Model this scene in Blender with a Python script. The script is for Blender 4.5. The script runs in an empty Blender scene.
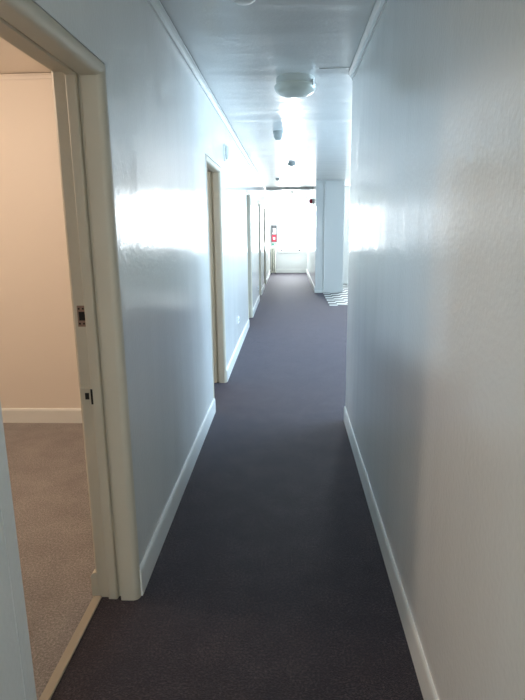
import bpy, bmesh, math
from mathutils import Vector, Matrix
S = bpy.context.scene
C = S.collection

# ------------------------------------------------------------------ materials
def mat(name):
    m = bpy.data.materials.new(name); m.use_nodes = True
    nt = m.node_tree
    return m, nt, nt.nodes['Principled BSDF']
def plain(name, col, rough=0.5, metal=0.0, spec=0.5):
    m, nt, b = mat(name)
    b.inputs['Base Color'].default_value = (*col, 1); b.inputs['Roughness'].default_value = rough
    b.inputs['Metallic'].default_value = metal; b.inputs['Specular IOR Level'].default_value = spec
    return m
def noise(nt, scale, mapscale, detail=2, rough=0.5):
    tc = nt.nodes.new('ShaderNodeTexCoord'); mp = nt.nodes.new('ShaderNodeMapping')
    mp.inputs['Scale'].default_value = mapscale
    n = nt.nodes.new('ShaderNodeTexNoise'); n.inputs['Scale'].default_value = scale
    n.inputs['Detail'].default_value = detail; n.inputs['Roughness'].default_value = rough
    nt.links.new(tc.outputs['Object'], mp.inputs['Vector']); nt.links.new(mp.outputs['Vector'], n.inputs['Vector'])
    return n.outputs['Fac']
def bump(nt, b, layers):
    prev = None
    for fac, strength, dist in layers:
        bp = nt.nodes.new('ShaderNodeBump'); bp.inputs['Strength'].default_value = strength
        bp.inputs['Distance'].default_value = dist
        nt.links.new(fac, bp.inputs['Height'])
        if prev: nt.links.new(prev.outputs['Normal'], bp.inputs['Normal'])
        prev = bp
    nt.links.new(prev.outputs['Normal'], b.inputs['Normal'])
def ramp(nt, fac, stops):
    r = nt.nodes.new('ShaderNodeValToRGB')
    e = r.color_ramp.elements
    e[0].position, e[0].color = stops[0][0], (*stops[0][1], 1)
    e[1].position, e[1].color = stops[-1][0], (*stops[-1][1], 1)
    for p, c in stops[1:-1]:
        x = e.new(p); x.color = (*c, 1)
    nt.links.new(fac, r.inputs['Fac'])
    return r.outputs['Color']

def paint(name, col, rough, wav, fine, wscale=(1.0, 1.3, 0.25)):
    m, nt, b = mat(name)
    b.inputs['Base Color'].default_value = (*col, 1); b.inputs['Roughness'].default_value = rough
    bump(nt, b, [(noise(nt, 1.6, wscale, 2), 1.0, wav), (noise(nt, 60, (1, 1, 0.9), 2), 1.0, fine)])
    return m
M_wall = paint('gloss_wall_paint', (0.745, 0.765, 0.755), 0.165, 0.009, 0.0008)
M_rwall = paint('room_wall_paint', (0.80, 0.74, 0.66), 0.5, 0.003, 0.0003)
M_ceil = paint('gloss_ceiling_paint', (0.80, 0.81, 0.80), 0.21, 0.012, 0.0006, (0.45, 1.6, 1.0))
M_trim = paint('white_trim_paint', (0.80, 0.82, 0.80), 0.30, 0.002, 0.0004)
M_frame = paint('cream_frame_paint', (0.57, 0.53, 0.43), 0.5, 0.004, 0.0006)

def carpet(name, a, b_, c, spec=0.2):
    m, nt, b = mat(name)
    f = noise(nt, 120, (1, 1, 1), 4, 0.85)
    big = noise(nt, 6, (1, 1, 1), 3, 0.6)
    mx = nt.nodes.new('ShaderNodeMath'); mx.operation = 'MULTIPLY_ADD'
    mx.inputs[1].default_value = 0.18; nt.links.new(big, mx.inputs[0]); nt.links.new(f, mx.inputs[2])
    col = ramp(nt, mx.outputs[0], [(0.40, a), (0.60, b_), (0.80, c)])
    nt.links.new(col, b.inputs['Base Color'])
    b.inputs['Roughness'].default_value = 0.66; b.inputs['Specular IOR Level'].default_value = spec
    b.inputs['Sheen Weight'].default_value = 0.18; b.inputs['Sheen Tint'].default_value = (0.84, 0.76, 1.0, 1); b.inputs['Sheen Roughness'].default_value = 0.6
    bump(nt, b, [(noise(nt, 300, (1, 1, 1), 1), 1.0, 0.004)])
    return m
M_carpet = carpet('charcoal_carpet', (0.001, 0.0008, 0.0008), (0.0035, 0.0027, 0.0026), (0.12, 0.092, 0.090))
M_rcarpet = carpet('brown_carpet', (0.11, 0.10, 0.09), (0.27, 0.255, 0.235), (0.50, 0.475, 0.45))

def tiles():
    m, nt, b = mat('chequer_vinyl_tiles')
    tc = nt.nodes.new('ShaderNodeTexCoord'); mp = nt.nodes.new('ShaderNodeMapping')
    mp.inputs['Location'].default_value = (0.02, 0.0, 0.3)
    ck = nt.nodes.new('ShaderNodeTexChecker'); ck.inputs['Scale'].default_value = 1 / 0.19
    ck.inputs['Color1'].default_value = (0.80, 0.82, 0.82, 1); ck.inputs['Color2'].default_value = (0.05, 0.055, 0.065, 1)
    nt.links.new(tc.outputs['Object'], mp.inputs['Vector']); nt.links.new(mp.outputs['Vector'], ck.inputs['Vector'])
    nt.links.new(ck.outputs['Color'], b.inputs['Base Color']); b.inputs['Roughness'].default_value = 0.4; b.inputs['Specular IOR Level'].default_value = 0.3
    return m
M_tile = tiles()

def glass():
    m = bpy.data.materials.new('window_glass'); m.use_nodes = True
    nt = m.node_tree; nt.nodes.clear()
    o = nt.nodes.new('ShaderNodeOutputMaterial'); mx = nt.nodes.new('ShaderNodeMixShader')
    t = nt.nodes.new('ShaderNodeBsdfTransparent'); g = nt.nodes.new('ShaderNodeBsdfGlossy')
    g.inputs['Roughness'].default_value = 0.02; mx.inputs['Fac'].default_value = 0.06
    nt.links.new(t.outputs[0], mx.inputs[1]); nt.links.new(g.outputs[0], mx.inputs[2])
    nt.links.new(mx.outputs[0], o.inputs['Surface'])
    return m
M_glass = glass()
M_plastic = plain('white_plastic', (0.62, 0.65, 0.62), 0.4)
M_opal = plain('opal_glass', (0.60, 0.63, 0.57), 0.25)
M_dark = plain('dark_recess', (0.012, 0.010, 0.008), 0.8)
M_brass = plain('worn_copper_plate', (0.30, 0.19, 0.14), 0.5, 0.3)
M_strip = plain('tan_threshold_strip', (0.36, 0.32, 0.25), 0.45)
M_red = plain('red_enamel', (0.48, 0.03, 0.06), 0.4)
M_grey = plain('grey_enamel', (0.33, 0.36, 0.35), 0.5)
M_dgrey = plain('dark_grey_enamel', (0.10, 0.10, 0.11), 0.6)
M_white = plain('white_enamel', (0.82, 0.84, 0.84), 0.4)
M_green = plain('green_enamel', (0.05, 0.36, 0.24), 0.4)
M_cream = plain('cream_enamel', (0.70, 0.70, 0.62), 0.4)
M_steel = plain('pale_metal', (0.55, 0.56, 0.54), 0.4, 0.6)

# ------------------------------------------------------------------ mesh helpers
def link(name, bm, m, parent=None, bev=0.0, smooth=False):
    bmesh.ops.recalc_face_normals(bm, faces=bm.faces)
    me = bpy.data.meshes.new(name); bm.to_mesh(me); bm.free()
    me.materials.append(m)
    o = bpy.data.objects.new(name, me); C.objects.link(o)
    if parent: o.parent = parent
    if bev:
        b = o.modifiers.new('bevel', 'BEVEL'); b.width = bev; b.segments = 2; b.limit_method = 'ANGLE'
    if smooth:
        me.polygons.foreach_set('use_smooth', [True] * len(me.polygons))
        e = o.modifiers.new('edges', 'EDGE_SPLIT'); e.split_angle = math.radians(30)
    return o
def box(bm, x0, x1, y0, y1, z0, z1):
    v = [bm.verts.new((x, y, z)) for x in (x0, x1) for y in (y0, y1) for z in (z0, z1)]
    for f in ((0, 1, 3, 2), (4, 6, 7, 5), (0, 4, 5, 1), (2, 3, 7, 6), (0, 2, 6, 4), (1, 5, 7, 3)):
        bm.faces.new([v[i] for i in f])
def boxes(*bs):
    bm = bmesh.new()
    for b in bs: box(bm, *b)
    return bm
def sweep(rings):
    """closed profile rings -> capped tube"""
    bm = bmesh.new()
    R = [[bm.verts.new(p) for p in r] for r in rings]
    n = len(R[0])
    for a, b in zip(R, R[1:]):
        for i in range(n):
            bm.faces.new((a[i], a[(i + 1) % n], b[(i + 1) % n], b[i]))
    bm.faces.new(R[0][::-1]); bm.faces.new(R[-1])
    return bm
def lathe(prof, seg=48, axis='z'):
    """prof: (radius, height) from start to end; closes with a fan where r == 0"""
    bm = bmesh.new(); rings = []
    for r, h in prof:
        if r < 1e-6: ring = [bm.verts.new((0, 0, h))]
        else: ring = [bm.verts.new((r * math.cos(2 * math.pi * k / seg), r * math.sin(2 * math.pi * k / seg), h)) for k in range(seg)]
        rings.append(ring)
    for a, b in zip(rings, rings[1:]):
        for k in range(seg):
            q = (k + 1) % seg
            if len(a) == 1 and len(b) == 1: continue
            if len(a) == 1: bm.faces.new((a[0], b[q], b[k]))
            elif len(b) == 1: bm.faces.new((a[k], a[q], b[0]))
            else: bm.faces.new((a[k], a[q], b[q], b[k]))
    if axis == 'x': bmesh.ops.transform(bm, matrix=Matrix.Rotation(math.pi / 2, 4, 'Y'), verts=bm.verts)
    if axis == '-x': bmesh.ops.transform(bm, matrix=Matrix.Rotation(-math.pi / 2, 4, 'Y'), verts=bm.verts)
    return bm
def tag(o, label, cat, group=None, kind=None):
    o['label'] = label; o['category'] = cat
    if group: o['group'] = group
    if kind: o['kind'] = kind
    return o
def struct(o, label, cat): return tag(o, label, cat, kind='structure')
def empty(name, loc):
    o = bpy.data.objects.new(name, None); C.objects.link(o); o.location = loc; o.empty_display_size = 0.05
    return o

# ------------------------------------------------------------------ dimensions (metres; corridor runs along +y)
XL, XLB = -0.606, -0.773          # corridor face and room face of left wall
XR = 0.431                        # right wall face
ZC = 2.453
Y0, YE = -1.6, 18.22              # ends of corridor
YR = 4.0                          # end of near right wall
YC = 12.45                        # stub wall where right side closes again
XR2 = 0.60
YB = 14.25                        # back wall of side area
XS = 3.7                          # outer wall of side area
XO = -3.6                         # outer wall of the rooms on the left
DOORS = [(1.05, 1.905), (4.20, 5.055), (8.12, 8.975), (11.2, 12.055), (13.62, 14.475)]
DZ = 1.958

# ------------------------------------------------------------------ shell
struct(link('floor', boxes((XLB + 0.01, 0.777, Y0, YE, -0.1, 0), (0.777, XS, Y0, 10.32, -0.1, 0)), M_carpet),
       'dark charcoal carpet running the length of the corridor', 'floor')
struct(link('floor', boxes((0.777, XS, 10.32, YB, -0.1, 0.006)), M_tile, bev=0.003),
       'black and white chequered tile floor beside the far end of the carpet', 'floor')
struct(link('floor', boxes((XO, XLB + 0.01, Y0, YE, -0.1, 0)), M_rcarpet),
       'brown carpet of the side room seen through the nearest doorway', 'floor')
struct(link('ceiling', boxes((XLB + 0.02, XS + 0.2, Y0, YE + 0.15, ZC, ZC + 0.1)), M_ceil),
       'glossy white ceiling over the corridor and the open side area', 'ceiling')
struct(link('ceiling', boxes((XO, XLB + 0.02, Y0, YE + 0.15, 2.49, 2.7)), M_rwall),
       'pale ceiling of the side room seen through the nearest doorway', 'ceiling')

edges = [Y0] + [v for a, b in DOORS for v in (a - 0.03, b + 0.03)] + [YE]
bm = bmesh.new()
for i in range(0, len(edges), 2): box(bm, XLB, XL, edges[i], edges[i + 1], 0, 2.65)
for a, b in DOORS: box(bm, XLB, XL, a - 0.03, b + 0.03, DZ + 0.03, 2.65)
struct(link('wall_left', bm, M_wall), 'glossy pale blue-white corridor wall with the row of doorways', 'wall')

# near right wall with a softly rounded end
bm = boxes((XR, XR + 0.15, Y0, YR, 0, ZC), (XR + 0.15, XS, YR - 0.15, YR, 0, ZC))
struct(link('wall_right', bm, M_wall, bev=0.008), 'glossy off-white wall along the near right side of the corridor', 'wall')
struct(link('wall_back', boxes((XO, -0.52, Y0 - 0.15, Y0, 0, 2.7), (0.34, XR + 0.15, Y0 - 0.15, Y0, 0, 2.7), (-0.52, 0.34, Y0 - 0.15, Y0, 2.1, 2.7)), M_wall), 'wall behind the camera with an opening added for the fill light', 'wall')  # opening is added, unseen, so the rear fill can shine in

# end wall with window opening
EX0, EX1, EZ0, EZ1 = -0.262, 0.392, 0.70, 2.17
struct(link('wall_end', boxes((XO, EX0, YE, YE + 0.15, 0, 2.7), (EX1, XR2 + 0.2, YE, YE + 0.15, 0, ZC),
                              (EX0, EX1, YE, YE + 0.15, 0, EZ0), (EX0, EX1, YE, YE + 0.15, EZ1, ZC)), M_wall),
       'white wall with the bright window at the far end of the corridor', 'wall')
# far right corridor wall and the stub that faces the camera
struct(link('wall_right_far', boxes((XR2, XR2 + 0.15, YC, YE, 0, ZC), (XR2 + 0.15, 0.80, YC, YC + 0.15, 0, ZC)), M_wall, bev=0.004),
       'white wall on the far right of the corridor beyond the open side area', 'wall')
struct(link('trim_1', boxes((0.80, 1.225, YC - 0.03, YC + 0.15, 0.006, ZC)), M_wall, bev=0.006),
       'pale blue full-height boxed panel behind the chequered tiles', 'wall panel')
struct(link('trim_2', boxes((0.785, 0.807, YC - 0.042, YC - 0.002, 0.006, 2.38)), M_trim, bev=0.004),
       'thin white upright bead on the left edge of the boxed panel', 'trim')
# side area
BX0, BX1, BZ0, BZ1 = 1.58, 2.62, 1.12, 2.33
struct(link('wall_side_back', boxes((XR2 + 0.15, BX0, YB, YB + 0.15, 0, ZC), (BX1, XS + 0.2, YB, YB + 0.15, 0, ZC),
                                   (BX0, BX1, YB, YB + 0.15, 0, BZ0), (BX0, BX1, YB, YB + 0.15, BZ1, ZC)), M_wall),
       'pale wall at the back of the tiled side area', 'wall')
SW = [(4.15, 5.35), (5.6, 6.8), (7.05, 8.25)]; SZ0, SZ1 = 0.85, 2.25
bm = bmesh.new(); yy = [YR - 0.15] + [v for w in SW for v in w] + [YB]
for i in range(0, len(yy), 2): box(bm, XS, XS + 0.2, yy[i], yy[i + 1], 0, ZC)
for a, b in SW: box(bm, XS, XS + 0.2, a, b, 0, SZ0); box(bm, XS, XS + 0.2, a, b, SZ1, ZC)
struct(link('wall_side_outer', bm, M_wall), 'outer wall of the side area with three daylight windows', 'wall')

# rooms on the left
struct(link('wall_room_back', boxes((XO, XLB, 3.93, 4.05, 0, 2.6)), M_rwall), 'peach-lit back wall of the side room through the nearest doorway', 'wall')
struct(link('wall_room_divider', boxes((XO, XLB, 7.9, 8.0, 0, 2.6)), M_rwall), 'partition behind the second doorway', 'wall')
struct(link('wall_room_outer', boxes((XO - 0.1, XO, Y0, YE, 0, 2.7)), M_rwall), 'outer wall of the rooms on the left', 'wall')

# ------------------------------------------------------------------ skirtings and cornices
def skirting(name, label, pts, m, h=0.13, t=0.013):
    """pts: two ends (x, y) of the wall line and the outward normal"""
    (ax, ay), (bx, by), (nx, ny) = pts
    prof = [(-0.002, 0), (t, 0), (t, h - 0.018), (t * 0.75, h - 0.006), (t * 0.35, h), (-0.002, h)]
    rings = [[(px + nx * d, py + ny * d, z) for d, z in prof] for px, py in ((ax, ay), (bx, by))]
    return struct(link(name, sweep(rings), m), label, 'baseboard')
wh = ['between the first and second doorways', 'between the second and third doorways', 'between the third and fourth doorways',
      'between the fourth and fifth doorways', 'from the fifth doorway to the far corner']
starts = [b + 0.012 for a, b in DOORS]; ends = [a - 0.012 for a, b in DOORS[1:]] + [YE]
for a, b, w in zip(starts, ends, wh):
    skirting('baseboard_left', 'white baseboard on the left wall ' + w, ((XL, a), (XL, b), (1, 0)), M_trim, 0.12)
skirting('baseboard_left', 'white baseboard on the left wall before the nearest doorway', ((XL, Y0), (XL, DOORS[0][0] - 0.012), (1, 0)), M_trim, 0.12)
skirting('baseboard_right', 'white baseboard along the near right wall', ((XR, Y0), (XR, YR), (-1, 0)), M_trim, 0.116, 0.010)
skirting('baseboard_right', 'white baseboard along the far right wall', ((XR2, YC), (XR2, YE), (-1, 0)), M_trim, 0.13)
skirting('baseboard_right', 'short baseboard on the narrow stub wall beside the tiles', ((XR2 - 0.013, YC), (0.786, YC), (0, -1)), M_trim, 0.05)
skirting('baseboard_end', 'white baseboard under the far window', ((-0.59, YE), (XR2, YE), (0, -1)), M_trim, 0.13)
skirting('baseboard_room', 'cream baseboard on the back wall of the side room', ((XO, 3.93), (XLB, 3.93), (0, -1)), M_trim, 0.115, 0.018)
skirting('baseboard_room', 'short cream baseboard inside the side room ending at the door jamb', ((XLB, 1.905), (XLB, 3.93), (-1, 0)), M_frame, 0.11, 0.024)

def cornice(name, label, pts, m, z=ZC, w=0.034, h=0.040):
    (ax, ay), (bx, by), (nx, ny) = pts
    prof = [(-0.002, -h), (0.010, -h), (0.012, -h + 0.010), (0.016, -h + 0.020), (0.024, -0.016), (w, -0.013), (w, -0.007), (-0.002, -0.007)]
    rings = [[(px + nx * d, py + ny * d, z + dz) for d, dz in prof] for px, py in ((ax, ay), (bx, by))]
    return struct(link(name, sweep(rings), m), label, 'cornice')
cornice('trim_3', 'white cornice moulding along the top of the left wall', ((XL, Y0), (XL, YE), (1, 0)), M_trim)
cornice('trim_4', 'white cornice moulding along the top of the near right wall', ((XR, Y0), (XR, YR - 0.02), (-1, 0)), M_trim)
cornice('trim_5', 'cream picture moulding high on the back wall of the side room', ((XO, 3.93), (XLB, 3.93), (0, -1)), M_rwall, 2.49, 0.03, 0.035)
struct(link('trim_6', boxes((XR2 - 0.0, 1.225, YC - 0.045, YC - 0.028, ZC - 0.022, ZC - 0.002)), M_trim, bev=0.003),
       'slim bead where the boxed panel meets the ceiling', 'cornice')
struct(link('trim_7', boxes((XR2 + 0.15, XS, YB - 0.02, YB, ZC - 0.045, ZC)), M_trim, bev=0.004), 'slim cornice on the back wall of the tiled area', 'cornice')
struct(link('trim_8', boxes((-0.57, 0.60, 14.42, 14.52, ZC - 0.062, ZC)), M_ceil, bev=0.006), 'shallow beam across the ceiling near the far end', 'ceiling beam')
struct(link('trim_9', boxes((0.20, 0.43, 3.84, 3.87, ZC - 0.003, ZC)), M_ceil, bev=0.002), 'thin joint strip on the ceiling where the right wall ends', 'ceiling strip')

# ------------------------------------------------------------------ door frames
def nose(x_in, x_out, t, r, n=6):
    """rounded corridor-side bead"""
    pts = [(x_in, t)]
    for k in range(n + 1):
        a = math.pi / 2 * k / n
        pts.append((x_out - r + r * math.sin(a), t - r + r * math.cos(a)))
    return pts
PROF = ([(XLB, -0.028), (XLB - 0.004, -0.02), (XLB - 0.004, -0.006), (XLB + 0.004, 0.0), (-0.728, 0.0), (-0.727, 0.009), (-0.724, 0.012), (-0.694, 0.012), (-0.690, 0.008),
         (-0.689, -0.008), (-0.676, -0.008), (-0.674, 0.015)] + nose(-0.672, -0.600, 0.018, 0.026) + [(-0.600, -0.018), (-0.608, -0.028)])
def frame(k, a, b, label, m):
    root = empty('door_%d' % k, (XL, (a + b) / 2, 0)); struct(root, label, 'door frame')
    inv = Matrix.Translation(-root.location)
    P_A = [(-0.6055 if x > -0.63 else x, t) for x, t in PROF] if k == 1 else PROF
    A0 = [(x, a + t, 0) for x, t in P_A]; A1 = [(x, a + t, DZ - t) for x, t in PROF]
    B1 = [(x, b - t, DZ - t) for x, t in PROF]; B0 = [(x, b - t, 0) for x, t in PROF]
    A2 = [(x, a + t, DZ - t) for x, t in P_A]
    for nm, r in (('jamb', (A0, A2)), ('head', (A1, B1)), ('jamb', (B1, B0))):
        o = link(nm, sweep(r), M_wall if (k == 1 and r[0] is A0) else m, root, smooth=True)
        o.matrix_parent_inverse = inv
    return root, inv
labs = ['cream painted door frame of the nearest doorway on the left', 'cream door frame of the second doorway on the left',
        'door frame of the third doorway on the left', 'narrow-looking door frame of the fourth doorway on the left',
        'farthest door frame on the left near the far window']
for k, (a, b) in enumerate(DOORS):
    root, inv = frame(k + 1, a, b, labs[k], M_frame)
    if k == 0:
        def part(name, bm, m, label=None, bev=0.0, parent=None):
            bmesh.ops.transform(bm, matrix=inv, verts=bm.verts)
            o = link(name, bm, m, parent or root, bev)
            if label: o['label'] = label
            return o
        part('threshold', boxes((-0.792, -0.756, a - 0.02, b + 0.02, -0.002, 0.006)), M_strip, 'flat tan threshold strip between the two carpets', 0.004)
        yj = b
        p = part('strike_plate', boxes((-0.757, -0.727, yj - 0.0025, yj + 0.004, 1.166, 1.188), (-0.757, -0.727, yj - 0.0025, yj + 0.004, 1.112, 1.134),
                                       (-0.757, -0.752, yj - 0.0025, yj + 0.004, 1.134, 1.166)), M_brass, 'worn copper-coloured upper latch plate')
        part('latch_hole', boxes((-0.752, -0.729, yj - 0.0012, yj + 0.004, 1.134, 1.166)), M_dark, 'dark latch hole', parent=p)
        for z in (1.177, 1.123):
            for x in (-0.750, -0.735): part('screw', boxes((x - 0.003, x + 0.003, yj - 0.0036, yj, z - 0.003, z + 0.003)), M_dark, parent=p)
        p = part('strike_plate', boxes((-0.772, -0.722, yj - 0.0025, yj + 0.004, 0.818, 0.884)), M_frame, 'painted-over lower latch plate', 0.001)
        part('latch_hole', boxes((-0.754, -0.739, yj - 0.0035, yj + 0.004, 0.838, 0.863)), M_dark, 'dark latch hole', parent=p)
        part('strike_lip', boxes((-0.7290, -0.7215, yj - 0.0132, yj + 0.004, 0.822, 0.880)), M_dark, 'dark slot edge', parent=p)

# ------------------------------------------------------------------ windows
def window(k, label, axis, u0, u1, z0, z1, w, mull=1, transom=True, sill=True, d=0.06):
    """axis 'y': window in a wall facing -y, u along x, w = inner wall face; axis 'x': facing -x, u along y"""
    mk = (lambda a0, a1, d0, d1, b0, b1: (a0, a1, w + d0, w + d1, b0, b1)) if axis == 'y' else (lambda a0, a1, d0, d1, b0, b1: (w + d0, w + d1, a0, a1, b0, b1))
    loc = ((u0 + u1) / 2, w, z0) if axis == 'y' else (w, (u0 + u1) / 2, z0)
    root = empty('window_%d' % k, loc); struct(root, label, 'window')
    inv = Matrix.Translation(-root.location)
    def part(name, bm, m, bev=0.0):
        bmesh.ops.transform(bm, matrix=inv, verts=bm.verts); return link(name, bm, m, root, bev)
    f = 0.045
    bs = [mk(u0, u0 + f, d, d + 0.04, z0, z1), mk(u1 - f, u1, d, d + 0.04, z0, z1), mk(u0 + f, u1 - f, d, d + 0.04, z0, z0 + f), mk(u0 + f, u1 - f, d, d + 0.04, z1 - f, z1)]
    for i in range(1, mull):
        c = u0 + (u1 - u0) * i / mull; bs.append(mk(c - 0.02, c + 0.02, d + 0.002, d + 0.038, z0 + f, z1 - f))
    if transom: c = (z0 + z1) / 2; bs.append(mk(u0 + f, u1 - f, d + 0.004, d + 0.036, c - 0.02, c + 0.02))
    part('window_frame', boxes(*bs), M_trim, 0.003)
    part('pane', boxes(mk(u0 + f * 0.5, u1 - f * 0.5, d + 0.018, d + 0.022, z0 + f * 0.5, z1 - f * 0.5)), M_glass)
    if sill: part('window_sill', boxes(mk(u0 - 0.08, u1 + 0.08, -0.05, d, z0 - 0.035, z0)), M_trim, 0.005)
    t = 0.06
    part('architrave', boxes(mk(u0 - t, u0, -0.012, 0.0, z0, z1 + t), mk(u1, u1 + t, -0.012, 0.0, z0, z1 + t), mk(u0, u1, -0.012, 0.0, z1, z1 + t)), M_trim, 0.003)
    return root
end_win = window(1, 'bright white window in the end wall of the corridor', 'y', EX0, EX1, EZ0, EZ1, YE, 1, True)
for sx in (-1, 1):
    x = sx * ((EX1 - EX0) / 2 - 0.005)
    bm = boxes((min(x, x - sx * 0.075), max(x, x - sx * 0.075), 0.03, 0.062, 0.005, 0.04), (min(x, x - sx * 0.035), max(x, x - sx * 0.035), 0.03, 0.062, 0.005, 0.10))
    o = link('corner_bracket', bm, M_dgrey, end_win, 0.003); o['label'] = 'dark corner bracket'
link('dark_gap_strip', boxes((-0.30, 0.30, 0.04, 0.062, 0.003, 0.018)), M_dgrey, end_win, 0.002)  # solid dark strip standing in for the shaded gap along the bottom rail
window(2, 'daylight window at the back of the tiled side area', 'y', BX0, BX1, BZ0, BZ1, YB, 3, False)
for i, (a, b) in enumerate(SW):
    window(3 + i, 'daylight window in the outer wall of the side area, %s' % ['nearest the corridor wall end', 'middle one', 'nearest the tiles'][i], 'x', a, b, SZ0, SZ1, XS, 3, False)

# ------------------------------------------------------------------ ceiling things
def ceiling_light(loc, label, s=1.0, ms=(M_plastic, M_opal)):
    o = empty('ceiling_light', loc); tag(o, label, 'ceiling light')
    link('base', lathe([(0, 0), (0.130 * s, 0), (0.133 * s, -0.006 * s), (0.133 * s, -0.044 * s), (0.126 * s, -0.048 * s), (0, -0.048 * s)]), ms[0], o, smooth=True)
    prof = [(0, -0.046 * s), (0.138 * s, -0.046 * s), (0.144 * s, -0.052 * s), (0.144 * s, -0.060 * s)]
    for k in range(1, 13):
        a = math.pi / 2 * k / 12
        prof.append((max(0, 0.144 * s * math.cos(a)) if k < 12 else 0, -0.060 * s - 0.066 * s * math.sin(a)))
    link('lamp_shade', lathe(prof), ms[1], o, smooth=True)
    bm = bmesh.new(); box(bm, 0.136 * s, 0.150 * s, -0.008 * s, 0.008 * s, -0.066 * s, -0.030 * s)
    bmesh.ops.transform(bm, matrix=Matrix.Rotation(math.radians(-35), 4, 'Z'), verts=bm.verts)
    link('clip', bm, M_steel, o, 0.001)
    return o
ceiling_light((0.048, 4.06, ZC), 'round opal bowl ceiling light nearest the camera')
def detector(name, loc, label, cat, r, h, cone=0.6, m=M_plastic):
    o = empty(name, loc); tag(o, label, cat)
    link('base', lathe([(0, 0), (r, 0), (r, -h * 0.30), (r * 0.95, -h * 0.35), (0, -h * 0.35)], 32), m, o, smooth=True)
    link('cover', lathe([(0, -h * 0.34), (r * 0.90, -h * 0.34), (r * 0.88, -h * 0.6), (r * cone, -h * 0.92), (r * cone * 0.8, -h), (0, -h)], 32), m, o, smooth=True)
    return o
detector('smoke_detector', (-0.195, 2.665, ZC), 'white round smoke detector cut off by the top edge of the photo', 'smoke detector', 0.062, 0.035, m=M_white)
o = detector('smoke_detector', (-0.107, 6.15, ZC), 'grey chunky detector hanging from the ceiling behind the bowl light', 'smoke detector', 0.056, 0.09, 0.62, M_grey)
detector('smoke_detector', (-0.225, 11.75, ZC), 'tiny dark detector on the ceiling before the far beam', 'smoke detector', 0.042, 0.045, m=M_grey)
ceiling_light((0.05, 9.05, ZC), 'small flat ceiling light further along, beyond the hanging detector', 0.46, (M_grey, M_grey))
ceiling_light((0.10, 16.0, ZC), 'small ceiling light beyond the far beam', 0.42)

# ------------------------------------------------------------------ wall things
o = empty('mounted_alarm_bell', (XL, 5.42, 2.155)); tag(o, 'round grey-white alarm bell high on the wall above second doorway', 'alarm bell')
link('backing_plate', lathe([(0, 0), (0.078, 0), (0.078, 0.010), (0.072, 0.014), (0, 0.014)], 40, 'x'), M_white, o, smooth=True)
link('gong', lathe([(0, 0.012), (0.064, 0.012), (0.064, 0.024), (0.055, 0.036), (0.030, 0.046), (0, 0.048)], 40, 'x'), M_plastic, o, smooth=True)

def outlet(y, z, label):
    o = empty('power_outlet', (XL, y, z)); tag(o, label, 'power outlet')
    link('cover_plate', boxes((0, 0.010, -0.06, 0.06, -0.038, 0.038)), M_white, o, 0.003)
    for dy in (-0.032, 0.032):
        link('socket', boxes((0.009, 0.0112, dy - 0.012, dy + 0.012, -0.014, 0.006)), M_dgrey, o)
        link('switch', boxes((0.009, 0.014, dy - 0.006, dy + 0.006, 0.014, 0.028)), M_white, o, 0.001)
outlet(6.42, 0.385, 'white power outlet low on the wall after the second doorway')
outlet(10.75, 0.30, 'white power outlet low on the wall after the third doorway')

# far left corner
o = empty('fire_sign', (-0.474, YE, 1.0)); tag(o, 'framed red and white fire sign on end wall left of far window', 'sign')
link('frame', boxes((-0.09, 0.09, -0.035, 0, 0.0, 0.54)), M_dgrey, o, 0.006)
link('white_panel', boxes((-0.055, 0.070, -0.041, -0.034, 0.255, 0.44)), M_white, o, 0.002)
link('symbol', boxes((-0.068, -0.030, -0.045, -0.036, 0.31, 0.43)), M_dgrey, o, 0.002)
rp = link('red_panel', boxes((-0.072, 0.076, -0.042, -0.034, 0.02, 0.235)), M_red, o, 0.002)
link('symbol', boxes((-0.032, 0.036, -0.046, -0.040, 0.085, 0.165)), M_white, rp, 0.002)
o = empty('green_sign', (-0.48, YE, 0.905)); tag(o, 'small green sign under the red fire sign at far end', 'sign')
link('plate', boxes((-0.07, 0.07, -0.012, 0, 0, 0.06)), M_green, o, 0.002)
link('text_panel', boxes((0.0, 0.06, -0.014, -0.011, 0.012, 0.048)), M_white, o)
o = empty('wall_heater', (-0.495, 17.78, 0)); tag(o, 'narrow cream upright heater with dark slots in far left corner', 'heater')
for k, x in enumerate((-0.058, 0.0, 0.058)):
    bm = bmesh.new()
    prof = [(0.022 * math.cos(2 * math.pi * q / 16), 0.07 * math.sin(2 * math.pi * q / 16)) for q in range(16)]
    rings = [[(x + px * s, py * s, z) for px, py in prof] for z, s in ((0.05, 0.7), (0.09, 1), (0.78, 1), (0.82, 0.7))]
    link('column', sweep(rings), M_cream, o, smooth=True)
link('back_panel', boxes((-0.088, 0.088, 0.075, 0.095, 0.03, 0.84)), M_dgrey, o)
link('top_rail', boxes((-0.09, 0.09, -0.05, 0.09, 0.80, 0.855)), M_cream, o, 0.01)
link('bottom_rail', boxes((-0.09, 0.09, -0.05, 0.09, 0.04, 0.09)), M_cream, o, 0.01)
for x in (-0.07, 0.07): link('foot', boxes((x - 0.015, x + 0.015, -0.04, 0.08, 0, 0.045)), M_dgrey, o, 0.003)

o = empty('mounted_alarm_sounder', (XR2, 13.6, 2.07)); tag(o, 'small red alarm sounder high on the far right wall', 'alarm sounder')
link('base', lathe([(0, 0), (0.055, 0), (0.055, 0.03), (0, 0.03)], 24, '-x'), M_white, o, smooth=True)
link('horn', lathe([(0, 0.03), (0.05, 0.03), (0.05, 0.07), (0.035, 0.10), (0, 0.10)], 24, '-x'), M_red, o, smooth=True)

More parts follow.
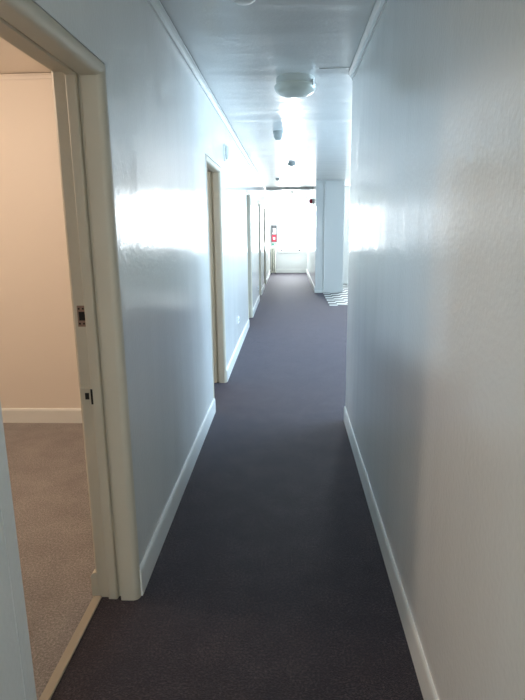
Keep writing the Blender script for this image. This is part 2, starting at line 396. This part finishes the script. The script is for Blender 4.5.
# ------------------------------------------------------------------ light
w = bpy.data.worlds.new('World'); S.world = w; w.use_nodes = True
bg = w.node_tree.nodes['Background']; bg.inputs['Color'].default_value = (0.80, 0.91, 1.0, 1); bg.inputs['Strength'].default_value = 3.0
def area(name, loc, direction, sx, sy, power, col):
    l = bpy.data.lights.new(name, 'AREA'); l.shape = 'RECTANGLE'; l.size = sx; l.size_y = sy; l.energy = power; l.color = col
    o = bpy.data.objects.new(name, l); C.objects.link(o); o.location = loc
    o.rotation_euler = Vector(direction).to_track_quat('-Z', 'Z').to_euler()
    return o
DAY = (0.55, 0.78, 1.0)
area('daylight_end', ((EX0 + EX1) / 2, YE + 0.14, (EZ0 + EZ1) / 2), (0, -1, 0), EX1 - EX0, EZ1 - EZ0, 150, (0.9, 0.96, 1.0))
area('daylight_back', ((BX0 + BX1) / 2, YB + 0.14, (BZ0 + BZ1) / 2), (0, -1, 0), BX1 - BX0, BZ1 - BZ0, 140, (0.88, 0.95, 1.0))
for a, b in SW:
    area('daylight_side', (XS + 0.19, (a + b) / 2, (SZ0 + SZ1) / 2), (-1, 0, 0), b - a, SZ1 - SZ0, 150, DAY)
def lamp(name, loc, power, col, r=0.12):
    l = bpy.data.lights.new(name, 'POINT'); l.energy = power; l.color = col; l.shadow_soft_size = r
    o = bpy.data.objects.new(name, l); C.objects.link(o); o.location = loc
lamp('room_lamp', (-2.4, 2.2, 2.2), 52, (1.0, 0.77, 0.60))
area('rear_fill_light', (-0.09, Y0 - 0.13, 1.3), (0, 1, 0), 0.8, 1.5, 6.5, (1.0, 1.0, 0.80))  # added fill behind the camera, brightens near walls, ceiling and jambs
lamp('second_room_lamp', (-2.2, 5.2, 2.3), 60, (1.0, 0.97, 0.94))
lamp('far_room_lamp', (-2.2, 10.2, 2.3), 30, (1.0, 0.98, 0.96))

# ------------------------------------------------------------------ camera
yaw, pit, rol, fpx = 0.0492971, 0.2196215, -0.0124944, 545.245
F = Vector((-math.sin(yaw) * math.cos(pit), math.cos(yaw) * math.cos(pit), -math.sin(pit)))
R = Vector((math.cos(yaw), math.sin(yaw), 0)); U = R.cross(F)
R2 = R * math.cos(rol) + U * math.sin(rol); U2 = -R * math.sin(rol) + U * math.cos(rol)
cam = bpy.data.cameras.new('camera'); co = bpy.data.objects.new('camera', cam); C.objects.link(co)
m = Matrix((R2, U2, -F)).transposed().to_4x4(); m.translation = Vector((0, 0, 1.45)); co.matrix_world = m
cam.sensor_fit = 'VERTICAL'; cam.sensor_height = 36; cam.lens = 36 * fpx / 700; cam.clip_start = 0.02
S.camera = co
S.view_settings.view_transform = 'Standard'; S.view_settings.look = 'None'; S.view_settings.gamma = 1; S.view_settings.exposure = 0.05
S.cycles.use_denoising = True; S.cycles.max_bounces = 14; S.cycles.diffuse_bounces = 8; S.cycles.glossy_bounces = 6
S.cycles.transparent_max_bounces = 12; S.cycles.sample_clamp_indirect = 6
